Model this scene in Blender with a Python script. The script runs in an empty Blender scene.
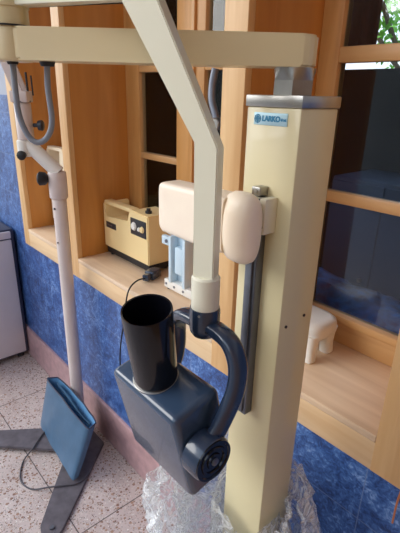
import bpy, bmesh, math, random
from mathutils import Vector, Matrix, noise
random.seed(4)
C = bpy.context.scene.collection
SC = bpy.context.scene
PI = math.pi
V = Vector

# ------------------------------------------------------------------ materials
def new_mat(name):
    m = bpy.data.materials.new(name); m.use_nodes = True
    nt = m.node_tree; return m, nt, nt.nodes['Principled BSDF']
def hexc(r, g, b):
    f = lambda c: ((c/255+0.055)/1.055)**2.4 if c/255 > 0.04045 else c/255/12.92
    return (f(r), f(g), f(b), 1)
def plain(name, rgb, rough=.5, metal=0, var=.06, scale=12, bump=0, coat=0, spec=.5):
    m, nt, p = new_mat(name)
    N, L = nt.nodes, nt.links
    tc = N.new('ShaderNodeTexCoord'); no = N.new('ShaderNodeTexNoise')
    no.inputs['Scale'].default_value = scale; no.inputs['Detail'].default_value = 5
    L.new(tc.outputs['Object'], no.inputs['Vector'])
    cr = N.new('ShaderNodeValToRGB'); c = hexc(*rgb)
    cr.color_ramp.elements[0].position = .3; cr.color_ramp.elements[1].position = .7
    cr.color_ramp.elements[0].color = tuple(max(0, x*(1-var)) for x in c[:3])+(1,)
    cr.color_ramp.elements[1].color = tuple(min(1, x*(1+var)) for x in c[:3])+(1,)
    L.new(no.outputs['Fac'], cr.inputs['Fac']); L.new(cr.outputs['Color'], p.inputs['Base Color'])
    p.inputs['Roughness'].default_value = rough; p.inputs['Metallic'].default_value = metal
    p.inputs['Coat Weight'].default_value = coat; p.inputs['Specular IOR Level'].default_value = spec
    if bump:
        b = N.new('ShaderNodeBump'); b.inputs['Strength'].default_value = bump; b.inputs['Distance'].default_value = .002
        L.new(no.outputs['Fac'], b.inputs['Height']); L.new(b.outputs['Normal'], p.inputs['Normal'])
    return m
def wood(name, c0, c1, axis='Z', rough=.45, scale=1.0, coat=.15):
    m, nt, p = new_mat(name); N, L = nt.nodes, nt.links
    tc = N.new('ShaderNodeTexCoord'); mp = N.new('ShaderNodeMapping')
    s = [14*scale]*3; s['XYZ'.index(axis)] = 1.2*scale
    mp.inputs['Scale'].default_value = s
    no = N.new('ShaderNodeTexNoise'); no.inputs['Scale'].default_value = 2.2; no.inputs['Detail'].default_value = 7; no.inputs['Distortion'].default_value = .6
    L.new(tc.outputs['Object'], mp.inputs['Vector']); L.new(mp.outputs['Vector'], no.inputs['Vector'])
    cr = N.new('ShaderNodeValToRGB'); cr.color_ramp.elements[0].position = .3; cr.color_ramp.elements[1].position = .72
    cr.color_ramp.elements[0].color = hexc(*c0); cr.color_ramp.elements[1].color = hexc(*c1)
    L.new(no.outputs['Fac'], cr.inputs['Fac']); L.new(cr.outputs['Color'], p.inputs['Base Color'])
    b = N.new('ShaderNodeBump'); b.inputs['Strength'].default_value = .12; b.inputs['Distance'].default_value = .001
    L.new(no.outputs['Fac'], b.inputs['Height']); L.new(b.outputs['Normal'], p.inputs['Normal'])
    p.inputs['Roughness'].default_value = rough; p.inputs['Coat Weight'].default_value = coat; p.inputs['Coat Roughness'].default_value = .3
    return m
def tile_mat():
    m, nt, p = new_mat('blue_marbled_tile'); N, L = nt.nodes, nt.links
    tc = N.new('ShaderNodeTexCoord'); sp = N.new('ShaderNodeSeparateXYZ'); cb = N.new('ShaderNodeCombineXYZ')
    L.new(tc.outputs['Object'], sp.inputs[0]); L.new(sp.outputs['X'], cb.inputs['X']); L.new(sp.outputs['Z'], cb.inputs['Y'])
    n1 = N.new('ShaderNodeTexNoise'); n1.inputs['Scale'].default_value = 11; n1.inputs['Detail'].default_value = 9; n1.inputs['Roughness'].default_value = .68; n1.inputs['Distortion'].default_value = 1.6
    L.new(tc.outputs['Object'], n1.inputs['Vector'])
    n2 = N.new('ShaderNodeTexNoise'); n2.inputs['Scale'].default_value = 60; n2.inputs['Detail'].default_value = 6; n2.inputs['Distortion'].default_value = 2
    L.new(tc.outputs['Object'], n2.inputs['Vector'])
    ad = N.new('ShaderNodeMath'); ad.operation = 'MULTIPLY_ADD'; ad.inputs[1].default_value = .55
    hm = N.new('ShaderNodeMath'); hm.operation = 'MULTIPLY'; hm.inputs[1].default_value = .45
    L.new(n2.outputs['Fac'], hm.inputs[0]); L.new(n1.outputs['Fac'], ad.inputs[0]); L.new(hm.outputs[0], ad.inputs[2])
    cr = N.new('ShaderNodeValToRGB'); e = cr.color_ramp.elements
    e[0].position = .36; e[0].color = hexc(36, 54, 98); e[1].position = .66; e[1].color = hexc(148, 178, 222)
    a = e.new(.48); a.color = hexc(54, 88, 150); a = e.new(.56); a.color = hexc(80, 120, 184)
    L.new(ad.outputs[0], cr.inputs['Fac'])
    br = N.new('ShaderNodeTexBrick'); br.offset = 0; br.inputs['Scale'].default_value = 1
    br.inputs['Brick Width'].default_value = .30; br.inputs['Row Height'].default_value = .20; br.inputs['Mortar Size'].default_value = .0016
    br.inputs['Mortar Smooth'].default_value = .3
    L.new(cb.outputs[0], br.inputs['Vector'])
    mx = N.new('ShaderNodeMix'); mx.data_type = 'RGBA'; mx.inputs['B'].default_value = hexc(120, 140, 180)
    fm = N.new('ShaderNodeMath'); fm.operation = 'MULTIPLY'; fm.inputs[1].default_value = .7
    L.new(br.outputs['Fac'], fm.inputs[0]); L.new(fm.outputs[0], mx.inputs['Factor'])
    L.new(cr.outputs['Color'], mx.inputs['A']); L.new(mx.outputs['Result'], p.inputs['Base Color'])
    p.inputs['Roughness'].default_value = .38
    b = N.new('ShaderNodeBump'); b.inputs['Strength'].default_value = .35; b.inputs['Distance'].default_value = .003
    L.new(ad.outputs[0], b.inputs['Height']); L.new(b.outputs['Normal'], p.inputs['Normal'])
    return m
def wall_upper_mix(tile, paint):  # separate material for paint, kept simple
    return paint
def terrazzo():
    m, nt, p = new_mat('terrazzo'); N, L = nt.nodes, nt.links
    tc = N.new('ShaderNodeTexCoord')
    def chips(scale, thr, rand):
        v = N.new('ShaderNodeTexVoronoi'); v.inputs['Scale'].default_value = scale; v.inputs['Randomness'].default_value = 1
        L.new(tc.outputs['Object'], v.inputs['Vector'])
        sx = N.new('ShaderNodeSeparateColor'); L.new(v.outputs['Color'], sx.inputs[0])
        r = N.new('ShaderNodeMath'); r.operation = 'MULTIPLY'; r.inputs[1].default_value = rand; L.new(sx.outputs[0], r.inputs[0])
        c = N.new('ShaderNodeMath'); c.operation = 'LESS_THAN'; L.new(v.outputs['Distance'], c.inputs[0]); L.new(r.outputs[0], c.inputs[1])
        return c.outputs[0], sx.outputs[1]
    base = N.new('ShaderNodeTexNoise'); base.inputs['Scale'].default_value = 5; base.inputs['Detail'].default_value = 6
    L.new(tc.outputs['Object'], base.inputs['Vector'])
    cr = N.new('ShaderNodeValToRGB'); cr.color_ramp.elements[0].position = .3; cr.color_ramp.elements[1].position = .7
    cr.color_ramp.elements[0].color = hexc(190, 170, 164); cr.color_ramp.elements[1].color = hexc(218, 202, 196)
    L.new(base.outputs['Fac'], cr.inputs['Fac'])
    cur = cr.outputs['Color']
    for sc, rnd, c0, c1 in ((120, .55, (150, 112, 92), (226, 216, 208)), (72, .46, (120, 84, 70), (178, 140, 116)), (170, .5, (92, 72, 68), (236, 230, 224))):
        f, g = chips(sc, .3, rnd)
        rc = N.new('ShaderNodeValToRGB'); rc.color_ramp.elements[0].color = hexc(*c0); rc.color_ramp.elements[1].color = hexc(*c1)
        L.new(g, rc.inputs['Fac'])
        mx = N.new('ShaderNodeMix'); mx.data_type = 'RGBA'; L.new(f, mx.inputs['Factor']); L.new(cur, mx.inputs['A']); L.new(rc.outputs['Color'], mx.inputs['B'])
        cur = mx.outputs['Result']
    mp = N.new('ShaderNodeMapping'); mp.inputs['Location'].default_value = (1.12+.9*6, -.444+.45*8, 0)
    L.new(tc.outputs['Object'], mp.inputs['Vector'])
    br = N.new('ShaderNodeTexBrick'); br.offset = 0; br.inputs['Scale'].default_value = 1
    br.inputs['Brick Width'].default_value = .9; br.inputs['Row Height'].default_value = .45; br.inputs['Mortar Size'].default_value = .0022
    L.new(mp.outputs['Vector'], br.inputs['Vector'])
    mx = N.new('ShaderNodeMix'); mx.data_type = 'RGBA'; mx.inputs['B'].default_value = hexc(96, 84, 80)
    L.new(br.outputs['Fac'], mx.inputs['Factor']); L.new(cur, mx.inputs['A']); L.new(mx.outputs['Result'], p.inputs['Base Color'])
    p.inputs['Roughness'].default_value = .42
    return m
def glass_mat():
    m, nt, p = new_mat('window_glass'); N, L = nt.nodes, nt.links
    N.remove(p); out = N['Material Output']
    t = N.new('ShaderNodeBsdfTransparent'); t.inputs['Color'].default_value = (.78, .82, .88, 1)
    g = N.new('ShaderNodeBsdfGlossy'); g.inputs['Roughness'].default_value = .03; g.inputs['Color'].default_value = (1, 1, 1, 1)
    f = N.new('ShaderNodeFresnel'); f.inputs['IOR'].default_value = 1.45
    mx = N.new('ShaderNodeMixShader'); L.new(f.outputs[0], mx.inputs[0]); L.new(t.outputs[0], mx.inputs[1]); L.new(g.outputs[0], mx.inputs[2])
    L.new(mx.outputs[0], out.inputs['Surface']); return m
def film_mat():
    m, nt, p = new_mat('clear_film'); N, L = nt.nodes, nt.links
    N.remove(p); out = N['Material Output']
    tc = N.new('ShaderNodeTexCoord')
    v = N.new('ShaderNodeTexNoise'); v.inputs['Scale'].default_value = 14; v.inputs['Detail'].default_value = 4; v.inputs['Distortion'].default_value = 2.2
    L.new(tc.outputs['Object'], v.inputs['Vector'])
    ab = N.new('ShaderNodeMath'); ab.operation = 'SUBTRACT'; ab.inputs[1].default_value = .5; L.new(v.outputs['Fac'], ab.inputs[0])
    a2 = N.new('ShaderNodeMath'); a2.operation = 'ABSOLUTE'; L.new(ab.outputs[0], a2.inputs[0])       # creases where the noise crosses its middle
    bp = N.new('ShaderNodeBump'); bp.inputs['Strength'].default_value = 1; bp.inputs['Distance'].default_value = .02; L.new(a2.outputs[0], bp.inputs['Height'])
    t = N.new('ShaderNodeBsdfTransparent'); t.inputs['Color'].default_value = (.97, .98, 1, 1)
    g = N.new('ShaderNodeBsdfGlossy'); g.inputs['Roughness'].default_value = .12; L.new(bp.outputs['Normal'], g.inputs['Normal'])
    d = N.new('ShaderNodeBsdfTranslucent'); d.inputs['Color'].default_value = (.95, .97, 1, 1)
    d2 = N.new('ShaderNodeBsdfDiffuse'); d2.inputs['Color'].default_value = (.95, .97, 1, 1); L.new(bp.outputs['Normal'], d2.inputs['Normal'])
    a0 = N.new('ShaderNodeMixShader'); a0.inputs[0].default_value = .6; L.new(d.outputs[0], a0.inputs[1]); L.new(d2.outputs[0], a0.inputs[2])
    mr = N.new('ShaderNodeMapRange'); mr.inputs['From Min'].default_value = 0; mr.inputs['From Max'].default_value = .07
    mr.inputs['To Min'].default_value = .92; mr.inputs['To Max'].default_value = .22; L.new(a2.outputs[0], mr.inputs['Value'])
    a = N.new('ShaderNodeMixShader'); L.new(mr.outputs[0], a.inputs[0]); L.new(t.outputs[0], a.inputs[1]); L.new(a0.outputs[0], a.inputs[2])
    b = N.new('ShaderNodeMixShader'); b.inputs[0].default_value = .2; L.new(a.outputs[0], b.inputs[1]); L.new(g.outputs[0], b.inputs[2])
    L.new(b.outputs[0], out.inputs['Surface']); return m
def leaf_mat(name, c0, c1):
    return plain(name, c0, .5, var=.4, scale=4)

M = dict(
    tile=tile_mat(), floor=terrazzo(), glass=glass_mat(), film=film_mat(),
    paint=plain('pale_blue_paint', (176, 184, 200), .7, scale=3),
    ceiling_blocker=plain('ceiling_blocker_white', (214, 212, 206), .8, scale=3),
    ochre=plain('light_blocker_ochre', (158, 118, 76), .8, scale=3),
    addedwall=plain('added_wall_grey', (150, 152, 146), .85, var=.15, scale=2),
    skirting=plain('pink_stone_skirting', (186, 150, 152), .4, var=.14, scale=30),
    pine=wood('pale_pine', (216, 168, 112), (236, 196, 142)),
    pineX=wood('pale_pine_rail', (222, 184, 138), (240, 210, 168), 'X'),
    jamb=wood('varnished_ply', (190, 124, 54), (210, 146, 72), 'Z', .4, .6),
    sillm=wood('sill_board', (220, 190, 158), (238, 212, 182), 'X', .45),
    sash=wood('sash_wood', (196, 140, 76), (216, 162, 98)),
    sashX=wood('sash_bar_wood', (196, 146, 92), (216, 170, 114), 'X'),
    cream=plain('cream_enamel', (222, 210, 168), .32, var=.03, scale=6, coat=.25),
    cream3=plain('greyish_cream_enamel', (234, 232, 210), .32, var=.03, scale=6, coat=.25),
    cream4=plain('warm_cream_enamel', (226, 210, 168), .36, var=.03, scale=6, coat=.15),
    cream2=plain('pale_cream_enamel', (228, 224, 204), .34, var=.03, scale=8, coat=.2),
    steel=plain('brushed_steel', (166, 164, 160), .34, 1, var=.1, scale=40),
    satin=plain('satin_steel', (120, 124, 134), .45, .9, var=.12, scale=30),
    navy=plain('blue_grey_enamel', (50, 68, 92), .24, var=.08, scale=10, coat=.5),
    navy2=plain('dark_blue_grey_enamel', (40, 54, 76), .22, var=.06, scale=10, coat=.5),
    black=plain('gloss_black', (12, 13, 20), .16, var=.05, coat=.15, spec=.35),
    rubber=plain('black_rubber', (26, 26, 30), .55),
    dark=plain('dark_plastic', (40, 42, 50), .4),
    greycable=plain('grey_cable', (128, 134, 146), .5),
    grey=plain('grey_cast', (150, 152, 156), .45, .3, var=.1),
    foam=plain('pink_cream_vinyl', (254, 236, 216), .38, var=.05, scale=14),
    white=plain('white_plastic', (236, 234, 228), .35, var=.03),
    pole=plain('pinkish_white_enamel', (214, 200, 196), .36, var=.04, scale=9, coat=.2),
    machine=plain('butter_yellow_plastic', (248, 222, 164), .38, var=.03, scale=6),
    machine2=plain('ivory_plastic', (246, 232, 204), .38, var=.03, scale=6),
    paleblue=plain('pale_blue_enamel', (204, 226, 240), .35, var=.04),
    bag=plain('blue_vinyl', (70, 102, 132), .42, var=.10, scale=16, bump=.6),
    baglining=plain('blue_vinyl_inside', (104, 156, 200), .4, var=.12, scale=16, bump=.5),
    iron=plain('dark_painted_iron', (104, 98, 104), .55, .2, var=.22, scale=26, bump=.3),
    fridge=plain('silver_grey_panel', (218, 212, 218), .38, var=.03, scale=4),
    fridgedark=plain('dark_blue_grey_trim', (58, 62, 84), .5),
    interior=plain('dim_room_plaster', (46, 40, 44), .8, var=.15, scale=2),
    curtain=plain('brown_curtain', (120, 84, 78), .85, var=.25, scale=3),
    bundle=plain('blue_plastic_sheet', (52, 128, 232), .4, var=.6, scale=30, bump=.8, spec=.3),
    cupboard=plain('slate_blue_panel', (84, 108, 142), .5, var=.12, scale=2),
    leaf=leaf_mat('green_leaf', (132, 196, 60), None), bark=plain('bark', (90, 70, 55), .8, var=.3),
    labelblue=plain('label_blue', (50, 140, 184), .4), labelbase=plain('label_silver', (186, 222, 236), .35, .2),
    orange=plain('orange_wire', (196, 120, 76), .5), brass=plain('brass', (190, 150, 70), .3, 1),
    cordgrey=plain('grey_brown_cord', (84, 80, 86), .5),
    hinge=plain('dark_screw', (60, 52, 48), .4, .6),
)

# ------------------------------------------------------------------ geometry helpers
class MB:
    def __init__(s): s.bm = bmesh.new()
    def box(s, x0, x1, y0, y1, z0, z1, bev=0, seg=2, mat=None):
        vs = [s.bm.verts.new((x, y, z)) for x in (x0, x1) for y in (y0, y1) for z in (z0, z1)]
        q = [(0,1,3,2),(4,6,7,5),(0,4,5,1),(2,3,7,6),(0,2,6,4),(1,5,7,3)]
        fs = [s.bm.faces.new([vs[i] for i in f]) for f in q]
        if mat is not None:
            for v in vs: v.co = mat @ v.co
        if bev:
            ed = list({e for f in fs for e in f.edges})
            bmesh.ops.bevel(s.bm, geom=ed, offset=bev, segments=seg, affect='EDGES', profile=.5)
        return s
    def ring(s, c, u, w, ru, rw, n, power=2):
        out = []
        for k in range(n):
            a = 2*PI*k/n; ca, sa = math.cos(a), math.sin(a)
            e = 2/power
            out.append(s.bm.verts.new(c + u*ru*math.copysign(abs(ca)**e, ca) + w*rw*math.copysign(abs(sa)**e, sa)))
        return out
    def skin(s, rings, cap0=True, cap1=True, closed=True):
        for a, b in zip(rings, rings[1:]):
            n = len(a)
            for k in range(n if closed else n-1):
                s.bm.faces.new((a[k], a[(k+1) % n], b[(k+1) % n], b[k]))
        if cap0: s.bm.faces.new(list(reversed(rings[0])))
        if cap1: s.bm.faces.new(rings[-1])
        return s
    def lathe(s, p0, axis, prof, n=32, cap0=True, cap1=True, power=2, ref=None):
        ax = V(axis).normalized(); r = V(ref) if ref else (V((0,0,1)) if abs(ax.z) < .9 else V((1,0,0)))
        u = r.cross(ax).normalized(); w = ax.cross(u)
        rg = [s.ring(V(p0)+ax*t, u, w, rr, rr, n, power) for t, rr in prof]
        return s.skin(rg, cap0, cap1)
    def cyl(s, a, b, r, r2=None, n=24, bev=0):
        a, b = V(a), V(b); L = (b-a).length; r2 = r if r2 is None else r2
        pr = [(0, r), (L, r2)] if not bev else [(0, r-bev), (bev, r), (L-bev, r2), (L, r2-bev)]
        return s.lathe(a, b-a, pr, n)
    def tube(s, pts, r, n=12, rw=None, up=(0,0,1), power=2, rfun=None, smooth=True):
        pts = [V(p) for p in pts]
        if smooth: pts = catmull(pts)
        rw = rw or r; rg = []
        prev = V(up)
        for i, p in enumerate(pts):
            t = (pts[min(i+1, len(pts)-1)]-pts[max(i-1, 0)]).normalized()
            u = (prev - t*prev.dot(t)).normalized(); w = t.cross(u); prev = u
            k = rfun(i/(len(pts)-1)) if rfun else 1
            rg.append(s.ring(p, u, w, r*k, rw*k, n, power))
        return s.skin(rg)
    def prism(s, poly, fn, t0, t1, bev=0):
        a = [s.bm.verts.new(fn(p[0], p[1], t0)) for p in poly]; b = [s.bm.verts.new(fn(p[0], p[1], t1)) for p in poly]
        s.skin([a, b])
        if bev:
            fs = {f for v in a+b for f in v.link_faces}
            ed = list({e for f in fs for e in f.edges})
            bmesh.ops.bevel(s.bm, geom=ed, offset=bev, segments=2, affect='EDGES')
        return s
    def build(s, name, mat, parent=None, smooth=40, sub=0, base=None):
        bmesh.ops.recalc_face_normals(s.bm, faces=s.bm.faces[:])
        off = V((0,0,0))
        q = parent
        while q is not None: off += q.location; q = q.parent
        loc = V((0,0,0))
        if base is not None: loc = V(base)
        for v in s.bm.verts: v.co -= off + loc
        me = bpy.data.meshes.new(name); s.bm.to_mesh(me); s.bm.free()
        o = bpy.data.objects.new(name, me); C.objects.link(o); o.location = loc
        me.materials.append(mat)
        if parent is not None: o.parent = parent
        if smooth is not None:
            for p in me.polygons: p.use_smooth = True
            if hasattr(me, 'set_sharp_from_angle'): me.set_sharp_from_angle(angle=math.radians(smooth))
        if sub:
            md = o.modifiers.new('Subdivision', 'SUBSURF'); md.levels = sub; md.render_levels = sub
        return o
def catmull(P, k=6):
    if len(P) < 3: return P
    Q = [P[0]*2-P[1]]+P+[P[-1]*2-P[-2]]; out = []
    for i in range(1, len(Q)-2):
        a, b, c, d = Q[i-1:i+3]
        for j in range(k):
            t = j/k
            out.append(.5*((2*b)+(c-a)*t+(2*a-5*b+4*c-d)*t*t+(3*b-a-3*c+d)*t**3))
    out.append(P[-1]); return out
def box(x0, x1, y0, y1, z0, z1, bev=0, seg=2): return MB().box(x0, x1, y0, y1, z0, z1, bev, seg)
def thing(name, label, cat, loc, group=None):
    o = bpy.data.objects.new(name, None); C.objects.link(o); o.location = loc
    o.empty_display_size = .05
    o['label'] = label; o['category'] = cat
    if group: o['group'] = group
    return o
def tag(o, label, cat, group=None):
    o['label'] = label; o['category'] = cat
    if group: o['group'] = group
    return o
def struct(name, mb, mat, **k):
    o = mb.build(name, mat, **k); o['kind'] = 'structure'; return o

# ------------------------------------------------------------------ setting
WY, FY, SY = .772, .765, 1.03      # tiled wall face, casing face, window plane
SZ = .848                          # sill top
AZ = .756                          # underside of sill apron
TOP = 2.25
WX0, WX1 = -2.243, -.224
struct('floor', box(-4.2, 1.6, -1.6, WY+.01, -.05, 0), M['floor'], smooth=None)
w = MB(); BK = 1.11
w.box(-4.2, WX0, WY, BK, 0, 1.48); w.box(WX0, WX1, WY, BK, 0, AZ); w.box(WX1, 1.6, WY, BK, 0, 1.48)
struct('wall_back', w, M['tile'], smooth=None)
w = MB(); w.box(-4.2, WX0, WY+.002, BK, 1.48, 2.75); w.box(WX0, WX1, WY+.002, BK, TOP+.06, 2.75); w.box(WX1, 1.6, WY+.002, BK, 1.48, 2.75)
struct('wall_back_upper', w, M['paint'], smooth=None)
struct('wall_right_blocker', box(1.0, 1.1, -2.2, WY, 0, 2.75), M['ochre'], smooth=None)  # unseen wall added to block sky light from the right, darkening right-hand faces
struct('ceiling_blocker', box(-4.2, 1.6, -.9, BK, 2.75, 2.85), M['ceiling_blocker'], smooth=None)  # unseen slab added to cut top light so daylight comes in sideways
struct('wall_front_added', box(-8, 6, -4.4, -4.2, -.05, 2.6), M['addedwall'], smooth=None)  # unseen wall added so the window panes reflect something dark
struct('floor_courtyard', box(-8, 6, -4.2, -1.6, -.1, -.03), M['floor'], smooth=None)
struct('baseboard_back', box(-4.2, 1.6, WY-.012, WY+.002, 0, .195, .003), M['skirting'], smooth=None)
# casing posts and lined reveals
posts = [(-2.243, -2.178), (-1.698, -1.635), (-.801, -.728), (-.294, -.224)]
n = 1
for a, b in posts:
    struct('trim_%d' % n, box(a, b, FY, FY+.022, AZ, TOP, .002), M['pine']); n += 1
    struct('trim_%d' % n, box(a, b, FY+.022, 1.07, SZ-.02, TOP), M['jamb']); n += 1
b_ = MB(); b_.box(WX0, WX1, FY+.001, FY+.021, AZ, SZ-.020, .002); struct('trim_%d' % n, b_, M['pineX']); n += 1
for (a, c) in ((-2.178, -1.698), (-1.635, -.801), (-.728, -.294)):
    s_ = MB(); s_.box(a, c, FY-.001, 1.07, SZ-.019, SZ, .003)
    struct('trim_%d' % n, s_, M['sillm']); n += 1
struct('trim_%d' % n, box(WX0, WX1, FY, 1.07, TOP, TOP+.06, .002), M['pineX']); n += 1

def window(num, x0, x1, mull, st=.075, bars=((1.267, .012), (1.588, .012), (1.908, .012))):
    e = bpy.data.objects.new('window_%d' % num, None); C.objects.link(e); e.location = ((x0+x1)/2, SY, SZ); e['kind'] = 'structure'
    f = MB()
    f.box(x0, x1, SY, SY+.035, SZ, .918, .003)
    f.box(x0, x1, SY-.008, SY+.030, .912, .934, .004)           # moulded lip on the bottom rail
    f.box(x0, x1, SY, SY+.035, TOP-.06, TOP, .003)
    f.build('bottom_and_top_rail', M['sashX'], e)
    xs = [x0, x0+st] + mull + [x1-.06, x1]
    for i in range(0, len(xs), 2):
        g = MB(); g.box(xs[i], xs[i+1], SY-.002, SY+.036, .925, TOP-.05, .003)
        if xs[i+1]-xs[i] > .1:                                   # two meeting stiles
            m_ = xs[i]+(xs[i+1]-xs[i])*.62
            g.box(m_-.012, m_+.012, SY-.012, SY, .925, TOP-.05, .003)
        g.build('stile', M['sash'], e)
    for i in range(1, len(xs)-1, 2):
        a, c = xs[i], xs[i+1]
        for z, hb in bars:
            g = MB(); g.box(a-.002, c+.002, SY, SY+.03, z-hb, z+hb, .004); g.build('glazing_bar', M['sashX'], e)
        zz = [.93]
        for z, hb in bars: zz += [z-hb+.001, z+hb-.001]
        zz.append(TOP-.055)
        for j in range(0, 8, 2):
            box(a-.001, c+.001, SY+.014, SY+.017, zz[j], zz[j+1]).build('glass_pane', M['glass'], e, smooth=None)
    return e
window(1, -2.178, -1.698, [])
w2 = window(2, -1.635, -.801, [-1.305, -1.160], .095)
w3 = window(3, -.728, -.294, [], .058, ((1.257, .015), (1.600, .018), (1.92, .015)))

# dim room behind the glass
r = MB()
IX0, IX1, IY = -4.2, 1.2, 2.6
r.box(IX0-.05, IX0, BK, IY, 0, 2.75); r.box(IX1, IX1+.05, BK, IY, 0, 2.75)
OX0, OX1, OZ0, OZ1 = -1.70, -.95, 1.668, 2.45
r.box(IX0, OX0, IY, IY+.1, 0, 2.75); r.box(OX1, IX1, IY, IY+.1, 0, 2.75)
r.box(OX0, OX1, IY, IY+.1, 0, OZ0); r.box(OX0, OX1, IY, IY+.1, OZ1, 2.75)
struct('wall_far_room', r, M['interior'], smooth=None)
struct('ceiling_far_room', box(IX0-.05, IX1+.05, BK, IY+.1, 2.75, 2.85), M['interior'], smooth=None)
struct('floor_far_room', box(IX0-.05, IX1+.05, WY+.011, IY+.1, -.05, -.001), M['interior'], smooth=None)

def curtain(x0, x1, y, z0, z1):
    m = MB(); n_ = 60; fr = []; bk = []
    for i in range(n_+1):
        t = i/n_; x = x0+(x1-x0)*t; dy = .018*math.sin(t*34)+.006*math.sin(t*81)
        fr.append((x, y+dy)); bk.append((x, y+dy+.003))
    poly = fr+bk[::-1]
    lo = [m.bm.verts.new((p[0], p[1], z0)) for p in poly]; hi = [m.bm.verts.new((p[0], p[1], z1)) for p in poly]
    k = len(poly)
    for i in range(k): m.bm.faces.new((lo[i], lo[(i+1) % k], hi[(i+1) % k], hi[i]))
    return m
tag(curtain(-1.98, -1.41, IY-.09, 1.72, 2.5).build('curtain', M['curtain']), 'brown curtain hanging behind the upper pane of the right-hand window', 'curtain')
cp = thing('cupboard', 'slate blue cupboard standing in the dim room behind the right-hand window', 'cupboard', (-1.0, 2.3, 0))
box(-1.31, -.7, 2.1, 2.5, 0, 1.12, .01).build('body', M['cupboard'], cp)
for a, c in ((-1.30, -1.01), (-1.0, -.71)):
    d_ = box(a, c, 2.085, 2.1, .06, 1.1, .004).build('door', M['cupboard'], cp)
    MB().cyl(((a+c)/2+.1, 2.07, .6), ((a+c)/2+.1, 2.085, .6), .012).build('knob', M['steel'], d_)
# blue plastic-covered bundle right behind the glass
b_ = MB(); rows = []
for i in range(29):
    rr = []
    for j in range(20):
        a = 2*PI*j/20; x = -1.15+i*.035
        h = .085*(.75+.25*math.sin(i*.22+.6)); 
        nz = noise.noise(V((x*9, j*.7, 1)))*.022+noise.noise(V((x*26, j*1.7, 5)))*.012
        e_ = min(1, (min(i, 28-i)+.35)/2.2)
        rr.append(b_.bm.verts.new((x, 1.29+math.cos(a)*(.13*e_+nz), max(.7605, .84+math.sin(a)*(h*e_+nz)))))
    rows.append(rr)
b_.skin(rows)
bo = b_.build('plastic_wrapped_bundle', M['bundle']); tag(bo, 'blue bundle wrapped in shiny plastic lying behind the lowest right-hand pane', 'bundle')
tb = thing('table', 'low dark table inside the far room carrying the blue bundle', 'table', (-.66, 1.3, 0))
box(-1.3, 0, 1.13, 1.5, .735, .76, .004).build('tabletop', M['curtain'], tb)
for x in (-1.26, -.04):
    for y in (1.17, 1.46): box(x-.02, x+.02, y-.02, y+.02, 0, .735).build('leg', M['curtain'], tb)

def tree(loc, h, rad, nl, label, seed=1, trunk_r=.06):
    random.seed(seed)
    t = thing('garden_tree', label, 'tree', loc)
    L_ = V(loc)
    tr = MB(); tr.tube([L_, L_+V((.1, .05, h*.4)), L_+V((0, 0, h*.8))], trunk_r, 10)
    for k in range(6):
        a = k*1.1; tr.tube([L_+V((.05, 0, h*.45+.1*k)), L_+V((math.cos(a)*rad*.4, math.sin(a)*rad*.4, h*.7)), L_+V((math.cos(a)*rad*.8, math.sin(a)*rad*.8, h*.85))], trunk_r*.4, 6)
    tr.build('trunk', M['bark'], t)
    c = MB()
    for k in range(nl):
        while True:
            p = V([random.uniform(-1, 1) for _ in range(3)])
            if p.length < 1: break
        p = L_+V((p.x*rad, p.y*rad, h*.85+p.z*rad*.75))
        if noise.noise(p*3.2) < -.12: continue
        d = V([random.gauss(0, 1) for _ in range(3)]).normalized(); e = d.orthogonal().normalized(); f = d.cross(e)
        s = random.uniform(.03, .055); w_ = s*.45
        q = [p-d*s, p-d*.2*s+e*w_+f*w_*.25, p+d*s, p-d*.2*s-e*w_+f*w_*.25]
        c.bm.faces.new([c.bm.verts.new(v) for v in q])
    c.build('foliage', M['leaf'], t, smooth=None)
    return t
tree((-2.1, 4.7, 0), 2.7, .8, 2300, 'leafy green tree seen through the top right window pane', 2)
struct('floor_garden', box(-7, 7, IY+.2, 9, -.1, -.02), M['leaf'], smooth=None)

# ------------------------------------------------------------------ window stay on middle window
ws = MB()
ws.tube([(-1.078, 1.0, 1.578), (-1.084, .995, 1.53), (-1.078, .99, 1.485), (-1.060, .99, 1.445), (-1.045, .99, 1.405)], .012, 10, .007)
wo = ws.build('window_stay', M['satin'], w2)
k = MB(); k.cyl((-1.048, .974, 1.418), (-1.048, 1.028, 1.418), .019, bev=.003)
k.build('stay_pivot', M['steel'], w2)

# ------------------------------------------------------------------ dental x-ray unit
CX, CY = -.425, .548
F2 = V((-.7475, .6643, 0)); R2 = V((.6643, .7475, 0))
xr = thing('dental_xray_unit', 'tall cream column with steel cap, folding arm and blue-grey x-ray head', 'x-ray machine', (CX, CY, 0))
cm = MB(); cm.box(-.4735, -.3755, .506, .5935, .036, 1.487, .003, 2)
col = cm.build('column', M['cream'], xr)
for y, z in ((.522, 1.155), (.569, 1.161)): MB().cyl((-.3755, y, z), (-.3737, y, z), .0026).build('screw', M['hinge'], col)
box(-.4755, -.3735, .504, .5955, 1.487, 1.503, .0015).build('steel_cap', M['steel'], col)
bp = MB(); bp.box(-.53, -.32, .45, .645, .0, .035, .01); bp.build('base_plate', M['cream'], xr)
# nut
nut = MB(); u0 = math.radians(5)
hx = [(math.cos(u0+k*PI/3)*.0305, math.sin(u0+k*PI/3)*.0305) for k in range(6)]
nut.prism(hx, lambda a, b, t: V((CX+a, CY+b, t)), 1.503, 1.5232)
no_ = MB(); 
rg = []
for t, rr in ((1.524, 6), (1.5405, 2), (1.5435, 2)):
    pass
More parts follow.
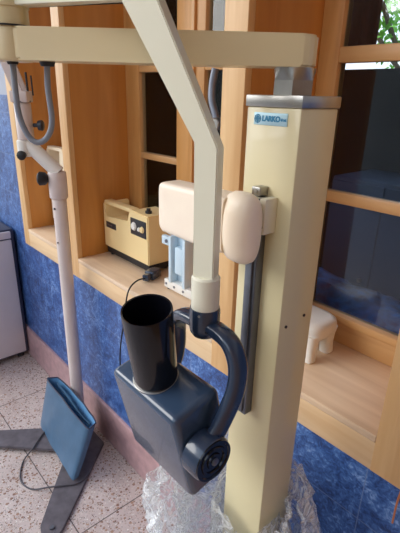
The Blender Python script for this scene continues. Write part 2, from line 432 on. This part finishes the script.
# upper collar: hexagon blending into a circle
def hexr(a, r): 
    a = (a-u0) % (PI/3); return r*math.cos(PI/6)/math.cos(a-PI/6)
for t, mixv, rr in ((1.5225, 0, .0305), (1.5285, .25, .0305), (1.534, 1, .0290), (1.539, 1, .0290)):
    ring = []
    for k in range(48):
        a = 2*PI*k/48; r_ = hexr(a, rr)*(1-mixv)+rr*mixv
        ring.append(no_.bm.verts.new((CX+math.cos(a)*r_, CY+math.sin(a)*r_, t)))
    rg.append(ring)
no_.skin(rg)
nu = nut.build('hex_nut', M['steel'], xr, smooth=20); no_.build('chamfered_collar', M['steel'], nu, smooth=30)
# lower arm
JX, JY = -.691, .249
A = V((CX, CY, 0)); J = V((JX, JY, 0)); ad = (J-A).normalized(); an = V((-ad.y, ad.x, 0)); L1 = (J-A).length
def rr_outline(L, hw, n=10, e0=True, e1=True, over=0):
    pts = []
    for k in range(n+1):
        a = PI/2+PI*k/n; pts.append((math.cos(a)*hw, math.sin(a)*hw))
    for k in range(n+1):
        a = -PI/2+PI*k/n; pts.append((L+math.cos(a)*hw, math.sin(a)*hw))
    return pts
am = MB()
poly = rr_outline(L1-.025, .028)
am.prism(poly, lambda a, b, t: A+ad*a+an*b+V((0, 0, t)), 1.539, 1.580, .003)
arm = am.build('lower_arm', M['cream4'], xr)
kn = MB(); kn.lathe(J+V((0,0,1.538)), (0,0,1), [(0, .028), (.002, .030), (.040, .030), (.0425, .0285)], 40); kn.build('arm_joint', M['cream4'], arm)
k2 = MB(); k2.lathe(J+V((0,0,1.5805)), (0,0,1), [(0, .0315), (.002, .0315)], 40); k2.build('joint_ring', M['dark'], arm)
# gooseneck
Vp = V((-.42, .385, 0)); e2 = (Vp-J).normalized(); n2 = V((-e2.y, e2.x, 0)); L2 = (Vp-J).length
h = .0150
out = [(-h, 1.262), (-h, 1.446), (-.113, 1.605), (-L2, 1.605), (-L2, 1.655), (-.092, 1.655), (h, 1.440), (h, 1.262)]
gk = MB(); gk.prism(out, lambda a, b, t: Vp+e2*a+n2*t+V((0, 0, b)), -.0125, .0115, .0015)
gn = gk.build('gooseneck_arm', M['cream3'], xr)
g2 = MB(); g2.lathe(J+V((0,0,1.5825)), (0,0,1), [(0, .0285), (.0215, .0285), (.0215, .030), (.074, .030), (.076, .0285)], 40); g2.build('upper_joint', M['cream'], gn)
g3 = MB(); g3.lathe(Vp+V((0,0,1.2165)), (0,0,1), [(0, .0205), (.046, .0205), (.049, .0175)], 36); g3.build('swivel_sleeve', M['cream2'], gn)
# flexible grey cable under the lower arm
def P1(Rr, z, f=.682): return F2*f+R2*Rr+V((0, 0, z))
cb = MB(); cb.tube([P1(-.2725, 1.5405), P1(-.2735, 1.50), P1(-.272, 1.465), P1(-.262, 1.437), P1(-.248, 1.428), P1(-.233, 1.437), P1(-.2245, 1.460), P1(-.226, 1.505), P1(-.2235, 1.5405)], .0043, 12)
cbo = cb.build('looped_cable', M['greycable'], xr); cbo['label'] = 'grey cable hanging in a loop'
MB().lathe(P1(-.2235, 1.533), (0,0,1), [(0, .009), (.0058, .011)], 20).build('grommet', M['rubber'], cbo)
MB().lathe(P1(-.2725, 1.5345), (0,0,1), [(0, .007), (.0035, .008)], 20).build('grommet', M['rubber'], cbo)
# fork (yoke)
TH = math.radians(12)
PY_, PZ = .328, 1.034
yk = MB()
yk.lathe(Vp+V((0,0,1.172)), (0,0,1), [(0, .017), (.006, .021), (.014, .0225), (.040, .0225), (.0445, .0215)], 36)
rarm = [(-.42, .385, 1.188), (-.392, .385, 1.189), (-.364, .385, 1.180), (-.347, .383, 1.153), (-.343, .376, 1.118), (-.345, .361, 1.084), (-.347, .344, 1.056), (-.348, .328, 1.036)]
larm = [(-.42, .385, 1.186), (-.452, .387, 1.186), (-.480, .390, 1.178), (-.497, .396, 1.150), (-.500, .398, 1.115), (-.500, .392, 1.085), (-.500, .378, 1.068)]
for pts in (rarm, larm):
    yk.tube(pts, 
        .0095, 14, .0145, up=(0, 0, 1), power=3)
yo = yk.build('yoke', M['navy2'], xr)
for a in range(4): 
    bb = MB(); q = Vp+V((math.cos(a*1.571-1.1)*.0222, math.sin(a*1.571-1.1)*.0222, 1.211)); bb.cyl(q, q+V((math.cos(a*1.571-1.1)*.0012, math.sin(a*1.571-1.1)*.0012, 0)), .0018, n=10); bb.build('set_screw', M['steel'], yo)
# tube head
Rm = Matrix.Translation((0, PY_, PZ)) @ Matrix.Rotation(TH, 4, 'X')
hd = MB()
HX0, HX1 = -.523, -.362
prof = [( -.0305, .0745), (.054, .0745), (.054, -.078), (.036, -.093), (-.0285, -.093)]
va = [hd.bm.verts.new(Rm @ V((HX0, y, z))) for y, z in prof]; vb = [hd.bm.verts.new(Rm @ V((HX1, y, z))) for y, z in prof]
hd.skin([va, vb])
bmesh.ops.bevel(hd.bm, geom=hd.bm.edges[:], offset=.011, segments=5, affect='EDGES', profile=.5)
head = hd.build('tube_head', M['navy'], xr)
def disc(x0, x1, sgn, parent):
    d_ = MB()
    c0 = V((x0, PY_, PZ)); ax = (sgn, 0, 0); L_ = abs(x1-x0)
    d_.lathe(c0, ax, [(0, .0335), (L_-.003, .0330), (L_, .0315)], 40); o = d_.build('pivot_drum', M['navy2'], parent)
    e_ = MB(); c1 = c0+V((sgn*L_, 0, 0))
    e_.lathe(c1, ax, [(0, .0315), (.0022, .0310), (.0022, .0275), (.0008, .0265), (.0008, .0225), (.0030, .0215), (.0030, .0180), (.0008, .0170), (.0008, .0125), (.0030, .0115), (.0030, .006), (.0010, .0058)], 40, cap0=False)
    e_.build('ribbed_cap', M['black'], o)
    MB().lathe(c1, ax, [(.0015, .0058), (.0050, .0055), (.0058, .0035)], 20).build('cap_screw', M['satin'], o)
disc(HX1+.003, -.331, 1, head)
# black cone on top
up = Rm.to_3x3() @ V((0, 0, 1)); cb0 = Rm @ V((-.452+.0, .006, .074)); 
cb0 = V((-.450, cb0.y, cb0.z))
upc = (up+V((.10, .03, 0))).normalized()
cn = MB(); cn.lathe(cb0, upc, [(.0, .0295), (.004, .0322), (.010, .0327), (.06, .0338), (.126, .0352), (.1285, .0347), (.1275, .0325), (.06, .0298), (.012, .028)], 48, cap1=True)
cone = cn.build('position_cone', M['black'], xr); cone['label'] = 'glossy black open cylinder'
cr = MB(); cr.lathe(cb0-upc*.001, upc, [(0, .0335), (.004, .0342), (.005, .0325)], 48); cr.build('steel_ring', M['steel'], cone)
# rail and bracket on the column
rl = MB(); rl.box(-.4415, -.4185, .488, .506, .968, 1.362, .002); rl.box(-.4365, -.4235, .4835, .488, .975, 1.310, .001)
rail = rl.build('slide_rail', M['satin'], xr)
br = MB(); br.box(-.437, -.4165, .480, .506, 1.312, 1.362, .0025); br.box(-.4130, -.4005, .478, .506, 1.310, 1.364, .0025); br.box(-.436, -.402, .488, .506, 1.314, 1.360); brk = br.build('bracket', M['cream2'], xr)
s1 = MB(); s1.box(-.4163, -.4132, .4795, .500, 1.311, 1.3625); s1.build('slot', M['rubber'], brk)
s2 = MB(); s2.box(-.437, -.4205, .487, .506, 1.364, 1.377, .0015); s2.cyl((-.4285, .4855, 1.3705), (-.4285, .488, 1.3705), .0032); s2.build('steel_block', M['steel'], brk)
s3 = MB(); s3.cyl((-.407, .4765, 1.322), (-.407, .479, 1.322), .0038); s3.build('bolt', M['dark'], brk)
# headrest cushion
cu = MB(); rg = []
N_ = 14
for i in range(N_+1):
    t = i/N_; x = -.590+t*.153
    hz = .0425+.002*t; hy = .024
    if i in (0, N_): hz *= .93; hy *= .82
    rg.append(cu.ring(V((x, .448+.0*t, 1.3245)), V((0, 1, 0)), V((0, 0, 1)), hy, hz, 40, 7))
cu.skin(rg); cush = cu.build('headrest_cushion', M['foam'], xr)
ce = MB(); rg = []
for t, k in ((-.026, .70), (-.024, .86), (-.018, .96), (-.008, 1.0), (.004, 1.0), (.014, .93), (.020, .80), (.0235, .58), (.0245, .2)):
    rg.append(ce.ring(V((-.417+t, .451, 1.3225)), V((0, 1, 0)), V((0, 0, 1)), .0235*k, .053*(k*.55+.45), 40, 2.4))
ce.skin(rg); ce.build('end_pad', M['foam'], cush)
# nameplate
npl = box(-.4575, -.3965, .5045, .5062, 1.4625, 1.4795, .0005).build('nameplate', M['labelbase'], xr); npl['label'] = 'pale blue nameplate with logo'
def text(body, loc, size, mat, parent, ext=.0004, bold=0):
    cu_ = bpy.data.curves.new('lettering', 'FONT'); cu_.body = body; cu_.size = size; cu_.extrude = ext; cu_.offset = bold
    cu_.align_x = 'LEFT'; cu_.align_y = 'CENTER'
    o = bpy.data.objects.new('tmp', cu_); C.objects.link(o)
    bpy.context.view_layer.update()
    me = bpy.data.meshes.new_from_object(o.evaluated_get(bpy.context.evaluated_depsgraph_get()))
    bpy.data.objects.remove(o)
    mt = Matrix.Translation(loc) @ Matrix.Rotation(PI/2, 4, 'X')
    me.transform(mt)
    off = parent.matrix_world.translation if False else V((0, 0, 0)); q = parent
    while q is not None: off += q.location; q = q.parent
    me.transform(Matrix.Translation(-off))
    ob = bpy.data.objects.new('lettering', me); C.objects.link(ob); ob.parent = parent
    me.materials.clear(); me.materials.append(mat); return ob
text('LARKO', (-.4415, .5042, 1.4712), .0102, M['labelblue'], npl, bold=.0004)
text('dent', (-.4075, .5042, 1.4708), .0052, M['labelblue'], npl, bold=.0002)
lg = MB(); 
for rr in (.0055, .003):
    lg.tube([(-.4500+math.cos(a)*rr, .5042, 1.471+math.sin(a)*rr) for a in [2*PI*k/16 for k in range(17)]], .0006, 6, smooth=False, up=(0, 1, 0))
lg.box(-.4565, -.4435, .5038, .5044, 1.4704, 1.4716); lg.box(-.4506, -.4494, .5038, .5044, 1.4645, 1.4775)
lg.build('logo', M['labelblue'], npl)

# ------------------------------------------------------------------ plastic film around the column foot
fm = MB()
def film_layer(seed, r0, r1, z0, rimz, nphi=260, nz=110, amp=.02):
    rows = []
    for i in range(nz+1):
        t = i/nz; row = []
        for k in range(nphi):
            a = 2*PI*k/nphi; dx, dy = math.cos(a), math.sin(a)
            zt = rimz(a); z = z0+(zt-z0)*t
            r = r0+(r1(a)-r0)*t
            q = V((dx*2.3, dy*2.3, z*7+seed))
            nn = noise.noise(q*1.3)*1.6 + noise.ridged_multi_fractal(q*2.6, 1.0, 2.1, 4, 1.0, 2.0)*.35-.35
            cr_ = abs(noise.noise(V((dx*5+seed, dy*5, z*16))))+.6*abs(noise.noise(V((dx*11, dy*11+seed, z*34))))
            r += amp*nn - .030*cr_
            r = max(r, .071)
            zz = z + .015*noise.noise(V((dx*4, dy*4, seed+9)))*t
            row.append(fm.bm.verts.new((CX+dx*r-.012, CY+dy*r*.92-.012, max(zz, .002))))
        rows.append(row)
    fm.skin(rows, False, False)
camdir = math.atan2(-.548, .425)
def front(a):  # 1 towards the open side, 0 at the back
    return .5+.5*math.cos(a-camdir)
film_layer(1, .21, lambda a: .125+.10*(.5+.5*math.cos(a+2.1))**1.5, .0, lambda a: .80-.115*front(a)**3+.02*math.sin(a*3))
film_layer(7, .19, lambda a: .095+.06*(.5+.5*math.cos(a+2.1)), .0, lambda a: .775-.075*front(a)**2+.02*math.sin(a*5+1), amp=.017)
film_layer(13, .15, lambda a: .075, .0, lambda a: .735-.03*front(a)+.015*math.sin(a*4+2), amp=.010)
fo = fm.build('plastic_wrap', M['film'], None, smooth=75, base=(CX, CY, 0))
tag(fo, 'crumpled clear plastic film bunched around the foot of the cream column', 'plastic wrap')

# ------------------------------------------------------------------ white pole stand
st = thing('pole_stand', 'off-white jointed pole stand on flat dark iron legs beside the tiled wall', 'stand', (-1.596, .691, 0))
def plate(pts, z0, z1, mb):
    mb.prism(pts, lambda a, b, t: V((a, b, t)), z0, z1, .003)
lm = MB(); plate([(-1.60, .735), (-1.455, .735), (-1.17, .405), (-1.155, .375), (-1.175, .35), (-1.205, .337), (-1.235, .345), (-1.60, .655)], 0, .012, lm)
l1 = lm.build('leg', M['iron'], st)
lm = MB(); plate([(-1.50, .58), (-1.60, .70), (-1.64, .645), (-1.90, .285), (-1.885, .26), (-1.85, .245), (-1.82, .255)], .0125, .0245, lm)
l2 = lm.build('leg', M['iron'], st)
for (x, y), par, z in (((-1.2, .375), l1, .012), ((-1.86, .285), l2, .0245)):
    MB().cyl((x, y, z), (x, y, z+.006), .009).build('bolt', M['satin'], par)
pm = MB(); pm.lathe((-1.596, .691, .024), (0,0,1), [(0, .040), (.02, .040), (.022, .0268), (1.096, .0265), (1.10, .025)], 32)
po = pm.build('pole', M['pole'], st)
for z, rr in ((1.085, .004), (.95, .003)): MB().cyl((-1.588, .670, z), (-1.587, .6625, z), rr, n=12).build('screw', M['dark'], po)
F0 = 1.652
def PS(Rr, z, f=F0): return F2*f+R2*(Rr-.012)+V((0, 0, z))
el = MB(); el.lathe((-1.596, .691, 1.122), (0,0,1), [(0, .031), (.004, .034), (.094, .034), (.100, .031)], 32)
elb = el.build('elbow_block', M['pole'], st)
kk = MB(); c_ = PS(-.572, 1.198, F0-.02); kk.lathe(c_, -R2, [(-.012, .012), (0, .024), (.018, .026), (.024, .020)], 12); kk.build('knob', M['rubber'], elb)
lk = MB(); lk.tube([PS(-.525, 1.218), PS(-.632, 1.325)], .026, 20, .023, smooth=False); lk.lathe(PS(-.64, 1.275), (0, 0, 1), [(0, .022), (.004, .027), (.055, .027), (.06, .022)], 24)
lko = lk.build('link_arm', M['white'], st)
kk = MB(); c_ = PS(-.640, 1.283, F0-.028); kk.lathe(c_, -F2, [(0, .014), (.016, .017), (.02, .012)], 12); kk.build('knob', M['rubber'], lko)
uc = MB(); uc.lathe(PS(-.632, 1.335), (0, 0, 1), [(0, .026), (.003, .029), (.122, .029), (.126, .026)], 32); uco = uc.build('upper_sleeve', M['pole'], st)
kk = MB(); kk.lathe(PS(-.600, 1.385), R2, [(0, .007), (.018, .007), (.018, .017), (.032, .019), (.036, .014)], 12); kk.build('knob', M['dark'], uco)
kk = MB(); kk.lathe(PS(-.632, 1.462), (0, 0, 1), [(0, .031), (.006, .031)], 32); kk.build('clamp_ring', M['satin'], uco)
ua = MB()
for s_, mt in ((-.024, 0), (.024, 0)):
    ua.tube([PS(-.625, 1.475, F0+s_), PS(-.655, 1.56, F0+s_), PS(-.71, 1.75, F0+s_)], .017, 8, .004, power=6, smooth=False)
ua.box(-.03, .03, -.03, .03, 1.462, 1.50, .004, mat=Matrix.Translation(PS(-.632, 0)) @ Matrix.Rotation(math.radians(48), 4, 'Z'))
uao = ua.build('parallel_arm', M['pole'], st)
for a_, z_, rr in ((-.607, 1.56, .004), (-.590, 1.55, .003)): MB().tube([PS(a_, 1.485), PS(a_-.001, z_)], rr, 8, smooth=False).build('tension_rod', M['dark'], uao)

# ------------------------------------------------------------------ blue bag leaning on the pole
bgt = thing('vinyl_bag', 'flat blue vinyl bag with open top leaning against the white pole', 'bag', (-1.54, .59, .0245))
BL, BR, TR, TL = V((-1.735, .555, .026)), V((-1.335, .525, .026)), V((-1.362, .625, .215)), V((-1.69, .598, .292))
bm_ = MB(); nx, nz = 24, 14
def bagpt(u, v, side):
    b0 = BL.lerp(BR, u); t0 = TL.lerp(TR, u); p = b0.lerp(t0, v)
    thick = (.036+.012*v)*min(1, max(0, math.sin(max(.0, min(1, u))*PI))**.16*(.9)+.1)
    nrm = V((.55-.45*v, 1, 0)).normalized()
    w_ = noise.noise(V((p.x*14, p.z*14, side*3)))*.004
    off = (-.15 if side == 0 else 1.05)*thick
    return p+nrm*(off+w_*min(1, min(u, 1-u)*6))
def shell(inset, v0):
    fr = [[bagpt(i/nx, v0+(1-v0)*j/nz, 0) for i in range(nx+1)] for j in range(nz+1)]
    bk = [[bagpt(i/nx, v0+(1-v0)*j/nz, 1) for i in range(nx+1)] for j in range(nz+1)]
    rows = []
    for j in range(nz+1):
        loop = fr[j]+bk[j][::-1]
        c_ = sum(loop, V((0,0,0)))/len(loop)
        if inset: loop = [q+(c_-q).normalized()*inset for q in loop]
        rows.append(loop)
    return rows
rows = shell(0, 0); inn = shell(.003, .35)
R_ = [[bm_.bm.verts.new(p) for p in r_] for r_ in rows]
bm_.skin(R_, True, False)
bm_.build('outer_cover', M['bag'], bgt, smooth=60)
bi = MB(); I_ = [[bi.bm.verts.new(p) for p in r_] for r_ in inn]; bi.skin(I_, True, False); bi.build('lining', M['baglining'], bgt, smooth=60)
rim = MB(); pts = [p.copy() for p in rows[-1]]; pts.append(pts[0]); rim.tube(pts, .0032, 8, smooth=False); rim.build('dark_piping', M['fridgedark'], bgt)
fl = MB(); fl.tube([bagpt(.12, .98, 1)-V((0, .02, .0)), bagpt(.4, .99, 1)-V((0, .032, 0)), bagpt(.68, .93, 1)-V((0, .026, 0)), bagpt(.9, .93, 1)-V((0, .016, 0))], .010, 8, .0016); fl.build('inner_flap', M['bag'], bgt)
# cord on the floor
cd = MB(); cd.tube([(-1.70, .60, .029), (-1.66, .53, .029), (-1.61, .47, .0275), (-1.59, .42, .006), (-1.54, .385, .0035), (-1.48, .368, .0035), (-1.42, .388, .0035), (-1.375, .44, .016), (-1.345, .49, .016), (-1.32, .54, .016), (-1.335, .60, .016)], .0032, 8)
cd.build('cord', M['cordgrey'], bgt)['label'] = 'thin dark cord looping out of the bag onto the floor'

# ------------------------------------------------------------------ silver cabinet at left
fr = thing('metal_cabinet', 'silver-grey waist-high cabinet with dark edging at the left', 'cabinet', (-2.68, .55, 0))
box(-2.90, -2.390, .36, .7595, .03, .80, .010, 3).build('body', M['fridgedark'], fr)
d_ = box(-2.391, -2.377, .362, .738, .045, .745, .006).build('front_panel', M['fridge'], fr)
box(-2.391, -2.375, .362, .738, .752, .792, .005).build('top_strip', M['fridge'], fr)
for x in (-2.85, -2.43):
    for y in (.41, .715): MB().cyl((x, y, 0), (x, y, .035), .02).build('foot', M['rubber'], fr)

# ------------------------------------------------------------------ machines on the sill
def machine(x0, x1, y0, y1, zb, zt, mat, label, panel=True, hlen=.62):
    t = thing('suction_unit', label, 'medical device', ((x0+x1)/2, (y0+y1)/2, SZ))
    L_ = x1-x0; hx_ = x0+L_*hlen; th = .018; hz = zt-(zt-zb)*.30
    b = MB()
    # body with raised control block at the right and a handle hoop at the left
    out_ = [(x0, zb), (x1, zb), (x1, zt-.004), (hx_+.008, zt), (hx_-.006, zt-.012), (hx_-.012, hz+.006), (x0+.03, hz-.008), (x0+.02, hz+.004), (x0+.02, zt-.014), (x0+.008, zt-.004), (x0, zt-.012)]
    b.prism(out_, lambda a, c, tt: V((a, tt, c)), y0, y1, .004)
    body = b.build('housing', mat, t)
    hb = MB(); ym = (y0+y1)/2
    hb.box(x0+.004, hx_+.01, y0+.003, y0+.042, zt-.014, zt+.003, .005, 3); hb.build('carry_handle', mat, t)
    bs = MB(); bs.box(x0+.008, x1-.008, y0+.006, y1-.004, SZ+.010, zb+.001, .002); base = bs.build('dark_base', M['rubber'], t)
    for x in (x0+.03, x1-.03):
        for y in (y0+.02, y1-.02): MB().cyl((x, y, SZ), (x, y, SZ+.012), .009).build('foot', M['rubber'], base)
    lb = MB(); lb.box(x0+.022, x0+.098, y0-.0015, y0+.001, zb+.088, zb+.113, .0005); lo = lb.build('name_label', M['dark'], t)
    tl = MB(); tl.box(x0+.030, x0+.070, y0-.0020, y0-.0014, zb+.098, zb+.1035); tl.build('label_stripe', M['satin'], lo)
    if panel:
        pn = MB(); pn.box(x1-.115, x1-.012, y0-.003, y0+.001, zb+.105, zb+.170, .001); p_ = pn.build('control_panel', M['dark'], t)
        for i, (dx, dz, rr, mt) in enumerate(((-.088, .140, .017, 'white'), (-.052, .135, .009, 'white'), (-.032, .138, .013, 'machine'))):
            kb = MB(); kb.cyl((x1+dx, y0-.003, zb+dz), (x1+dx, y0-.011, zb+dz), rr, rr*.85, bev=.002); kb.build('knob', M[mt], p_)
        pv = MB(); pv.lathe((x1-.045, y0+.035, zt-.006), (0,0,1), [(0, .013), (.012, .013), (.012, .008), (.022, .008)], 16); pv.build('hose_nozzle', M['dark'], t)
    return t
machine(-1.628, -1.300, .893, 1.012, .885, 1.082, M['machine'], 'butter-yellow portable suction unit with knobs standing on the middle sill')
machine(-2.165, -1.86, .893, 1.012, .885, 1.25, M['machine2'], 'taller ivory portable device on the far left sill behind the pole', panel=False, hlen=.5)

# plug lying on the sill and its cable
pl = thing('power_plug', 'dark blue-grey mains plug and black cable on the sill before the yellow unit', 'plug', (-1.30, .90, SZ))
pb = MB(); PM = Matrix.Translation((-1.272, .893, SZ+.018)) @ Matrix.Rotation(math.radians(-66), 4, 'Z')
pb.box(-.030, .030, -.021, .021, -.017, .017, .006, 3, mat=PM); pb.box(.028, .058, -.013, .013, -.012, .012, .004, 2, mat=PM); 
pb.build('plug_body', M['navy2'], pl)
pp = MB()
for y in (-.009, .009): MB().cyl(PM @ V((-.030, y, 0)), PM @ V((-.050, y, 0)), .0028, n=10).build('pin', M['brass'], pl)
pc = MB(); pc.tube([PM @ V((.055, 0, 0)), V((-1.238, .80, .872)), V((-1.226, .760, .858)), V((-1.220, .740, .82)), V((-1.232, .738, .74)), V((-1.275, .742, .62)), V((-1.29, .744, .50)), V((-1.24, .744, .41)), V((-1.10, .744, .335)), V((-.90, .744, .31)), V((-.70, .744, .30)), V((-.60, .742, .22)), V((-.56, .73, .06)), V((-.54, .72, .004))], .0028, 8)
pc.build('cable', M['rubber'], pl)

# ------------------------------------------------------------------ pale blue bracket device on the sill
bd = thing('steel_bracket', 'pale blue screwed metal bracket standing on the sill behind the gooseneck', 'bracket', (-1.07, .88, SZ))
g = MB(); g.box(-1.168, -.985, .868, .900, SZ+.008, SZ+.040, .003); foot = g.build('foot_rail', M['white'], bd)
for x in (-1.155, -1.11, -1.06, -1.0): MB().cyl((x, .869, SZ+.024), (x, .866, SZ+.024), .0045, n=14).build('screw', M['satin'], foot)
for x in (-1.155, -1.0): MB().cyl((x, .884, SZ), (x, .884, SZ+.010), .009, n=12).build('pad', M['rubber'], foot)
g = MB(); g.box(-1.135, -1.122, .862, .905, SZ+.038, 1.055, .002); g.box(-1.060, -1.047, .862, .905, SZ+.038, 1.060, .002); g.box(-1.122, -1.060, .893, .903, SZ+.038, 1.058, .001)
g.build('channel', M['paleblue'], bd)
g = MB(); g.box(-1.165, -1.02, .880, .915, 1.052, 1.066, .003); g.box(-1.175, -1.130, .862, .880, 1.018, 1.050, .004); tp = g.build('top_plate', M['paleblue'], bd)
MB().cyl((-1.145, .862, 1.034), (-1.145, .858, 1.034), .006, n=14).build('screw', M['satin'], tp)
g = MB(); g.box(-1.112, -1.070, .870, .893, SZ+.075, 1.02, .004); g.build('slider_block', M['paleblue'], bd)

# ------------------------------------------------------------------ white stool-shaped rest in the right niche
sl = thing('plastic_rest', 'white plastic rest with rounded legs on the sill beneath the right-hand window', 'stand', (-.58, .93, SZ))
g = MB(); rg = []
for t, k in ((0, .90), (.004, .97), (.012, 1), (.030, 1), (.040, .96), (.045, .86), (.047, .70)):
    rg.append(g.ring(V((-.600, .925, SZ+.066+t)), V((1, 0, 0)), V((0, 1, 0)), .074*k, .062*k, 48, 3.4))
g.skin(rg); g.build('seat', M['white'], sl, smooth=80)
for x in (-.648, -.552):
    for y in (.884, .966):
        g = MB(); g.lathe((x, y, SZ), ((x+.60)*-.10, (.925-y)*.15, .08), [(0, .013), (.003, .0165), (.035, .0165), (.058, .020), (.080, .026)], 28, power=3); g.build('leg', M['white'], sl)

# thin wire at right
g = MB(); g.tube([(-.221, .757, .768), (-.2215, .752, .73), (-.222, .756, .674)], .0022, 8)
tag(g.build('hanging_wire', M['orange']), 'short orange wire end hanging below the sill at the far right', 'wire')

# ------------------------------------------------------------------ light, world, camera
wd = bpy.data.worlds.new('World'); SC.world = wd; wd.use_nodes = True
N, L = wd.node_tree.nodes, wd.node_tree.links
bg = N['Background']; tc = N.new('ShaderNodeTexCoord'); sp = N.new('ShaderNodeSeparateXYZ'); L.new(tc.outputs['Generated'], sp.inputs[0])
cr = N.new('ShaderNodeValToRGB'); e = cr.color_ramp.elements
e[0].position = .47; e[0].color = (.20, .20, .19, 1); e[1].position = 1; e[1].color = (.55, .72, 1, 1)
a = e.new(.52); a.color = (.95, .98, 1, 1)
mr = N.new('ShaderNodeMath'); mr.operation = 'MULTIPLY_ADD'; mr.inputs[1].default_value = .5; mr.inputs[2].default_value = .5
L.new(sp.outputs['Z'], mr.inputs[0]); L.new(mr.outputs[0], cr.inputs['Fac']); L.new(cr.outputs['Color'], bg.inputs['Color'])
bg.inputs['Strength'].default_value = 1.4
sn = bpy.data.lights.new('daylight', 'SUN'); sn.energy = 2.2; sn.angle = math.radians(50); sn.color = (1, .96, .9)
so = bpy.data.objects.new('daylight', sn); C.objects.link(so)
so.rotation_euler = V((.62, .70, -.42)).to_track_quat('-Z', 'Y').to_euler()

cam = bpy.data.cameras.new('camera'); co = bpy.data.objects.new('camera', cam); C.objects.link(co)
p, r, yaw, f = math.radians(21.27765), math.radians(1.48688), math.radians(48.37029), 439.3785
fw = V((-math.sin(yaw)*math.cos(p), math.cos(yaw)*math.cos(p), -math.sin(p)))
rt = V((math.cos(yaw), math.sin(yaw), 0)); upv = rt.cross(fw)
c, s = math.cos(r), math.sin(r)
rt2 = c*rt+s*upv; up2 = -s*rt+c*upv
mm = Matrix((rt2, up2, -fw)).transposed().to_4x4(); mm.translation = V((0, 0, 1.5))
co.matrix_world = mm
cam.sensor_fit = 'HORIZONTAL'; cam.sensor_width = 36; cam.lens = 36*f/400; cam.clip_start = .02
SC.camera = co
SC.view_settings.view_transform = 'Standard'; SC.view_settings.look = 'None'; SC.view_settings.gamma = 1
SC.view_settings.use_curve_mapping = False; SC.view_settings.exposure = .56
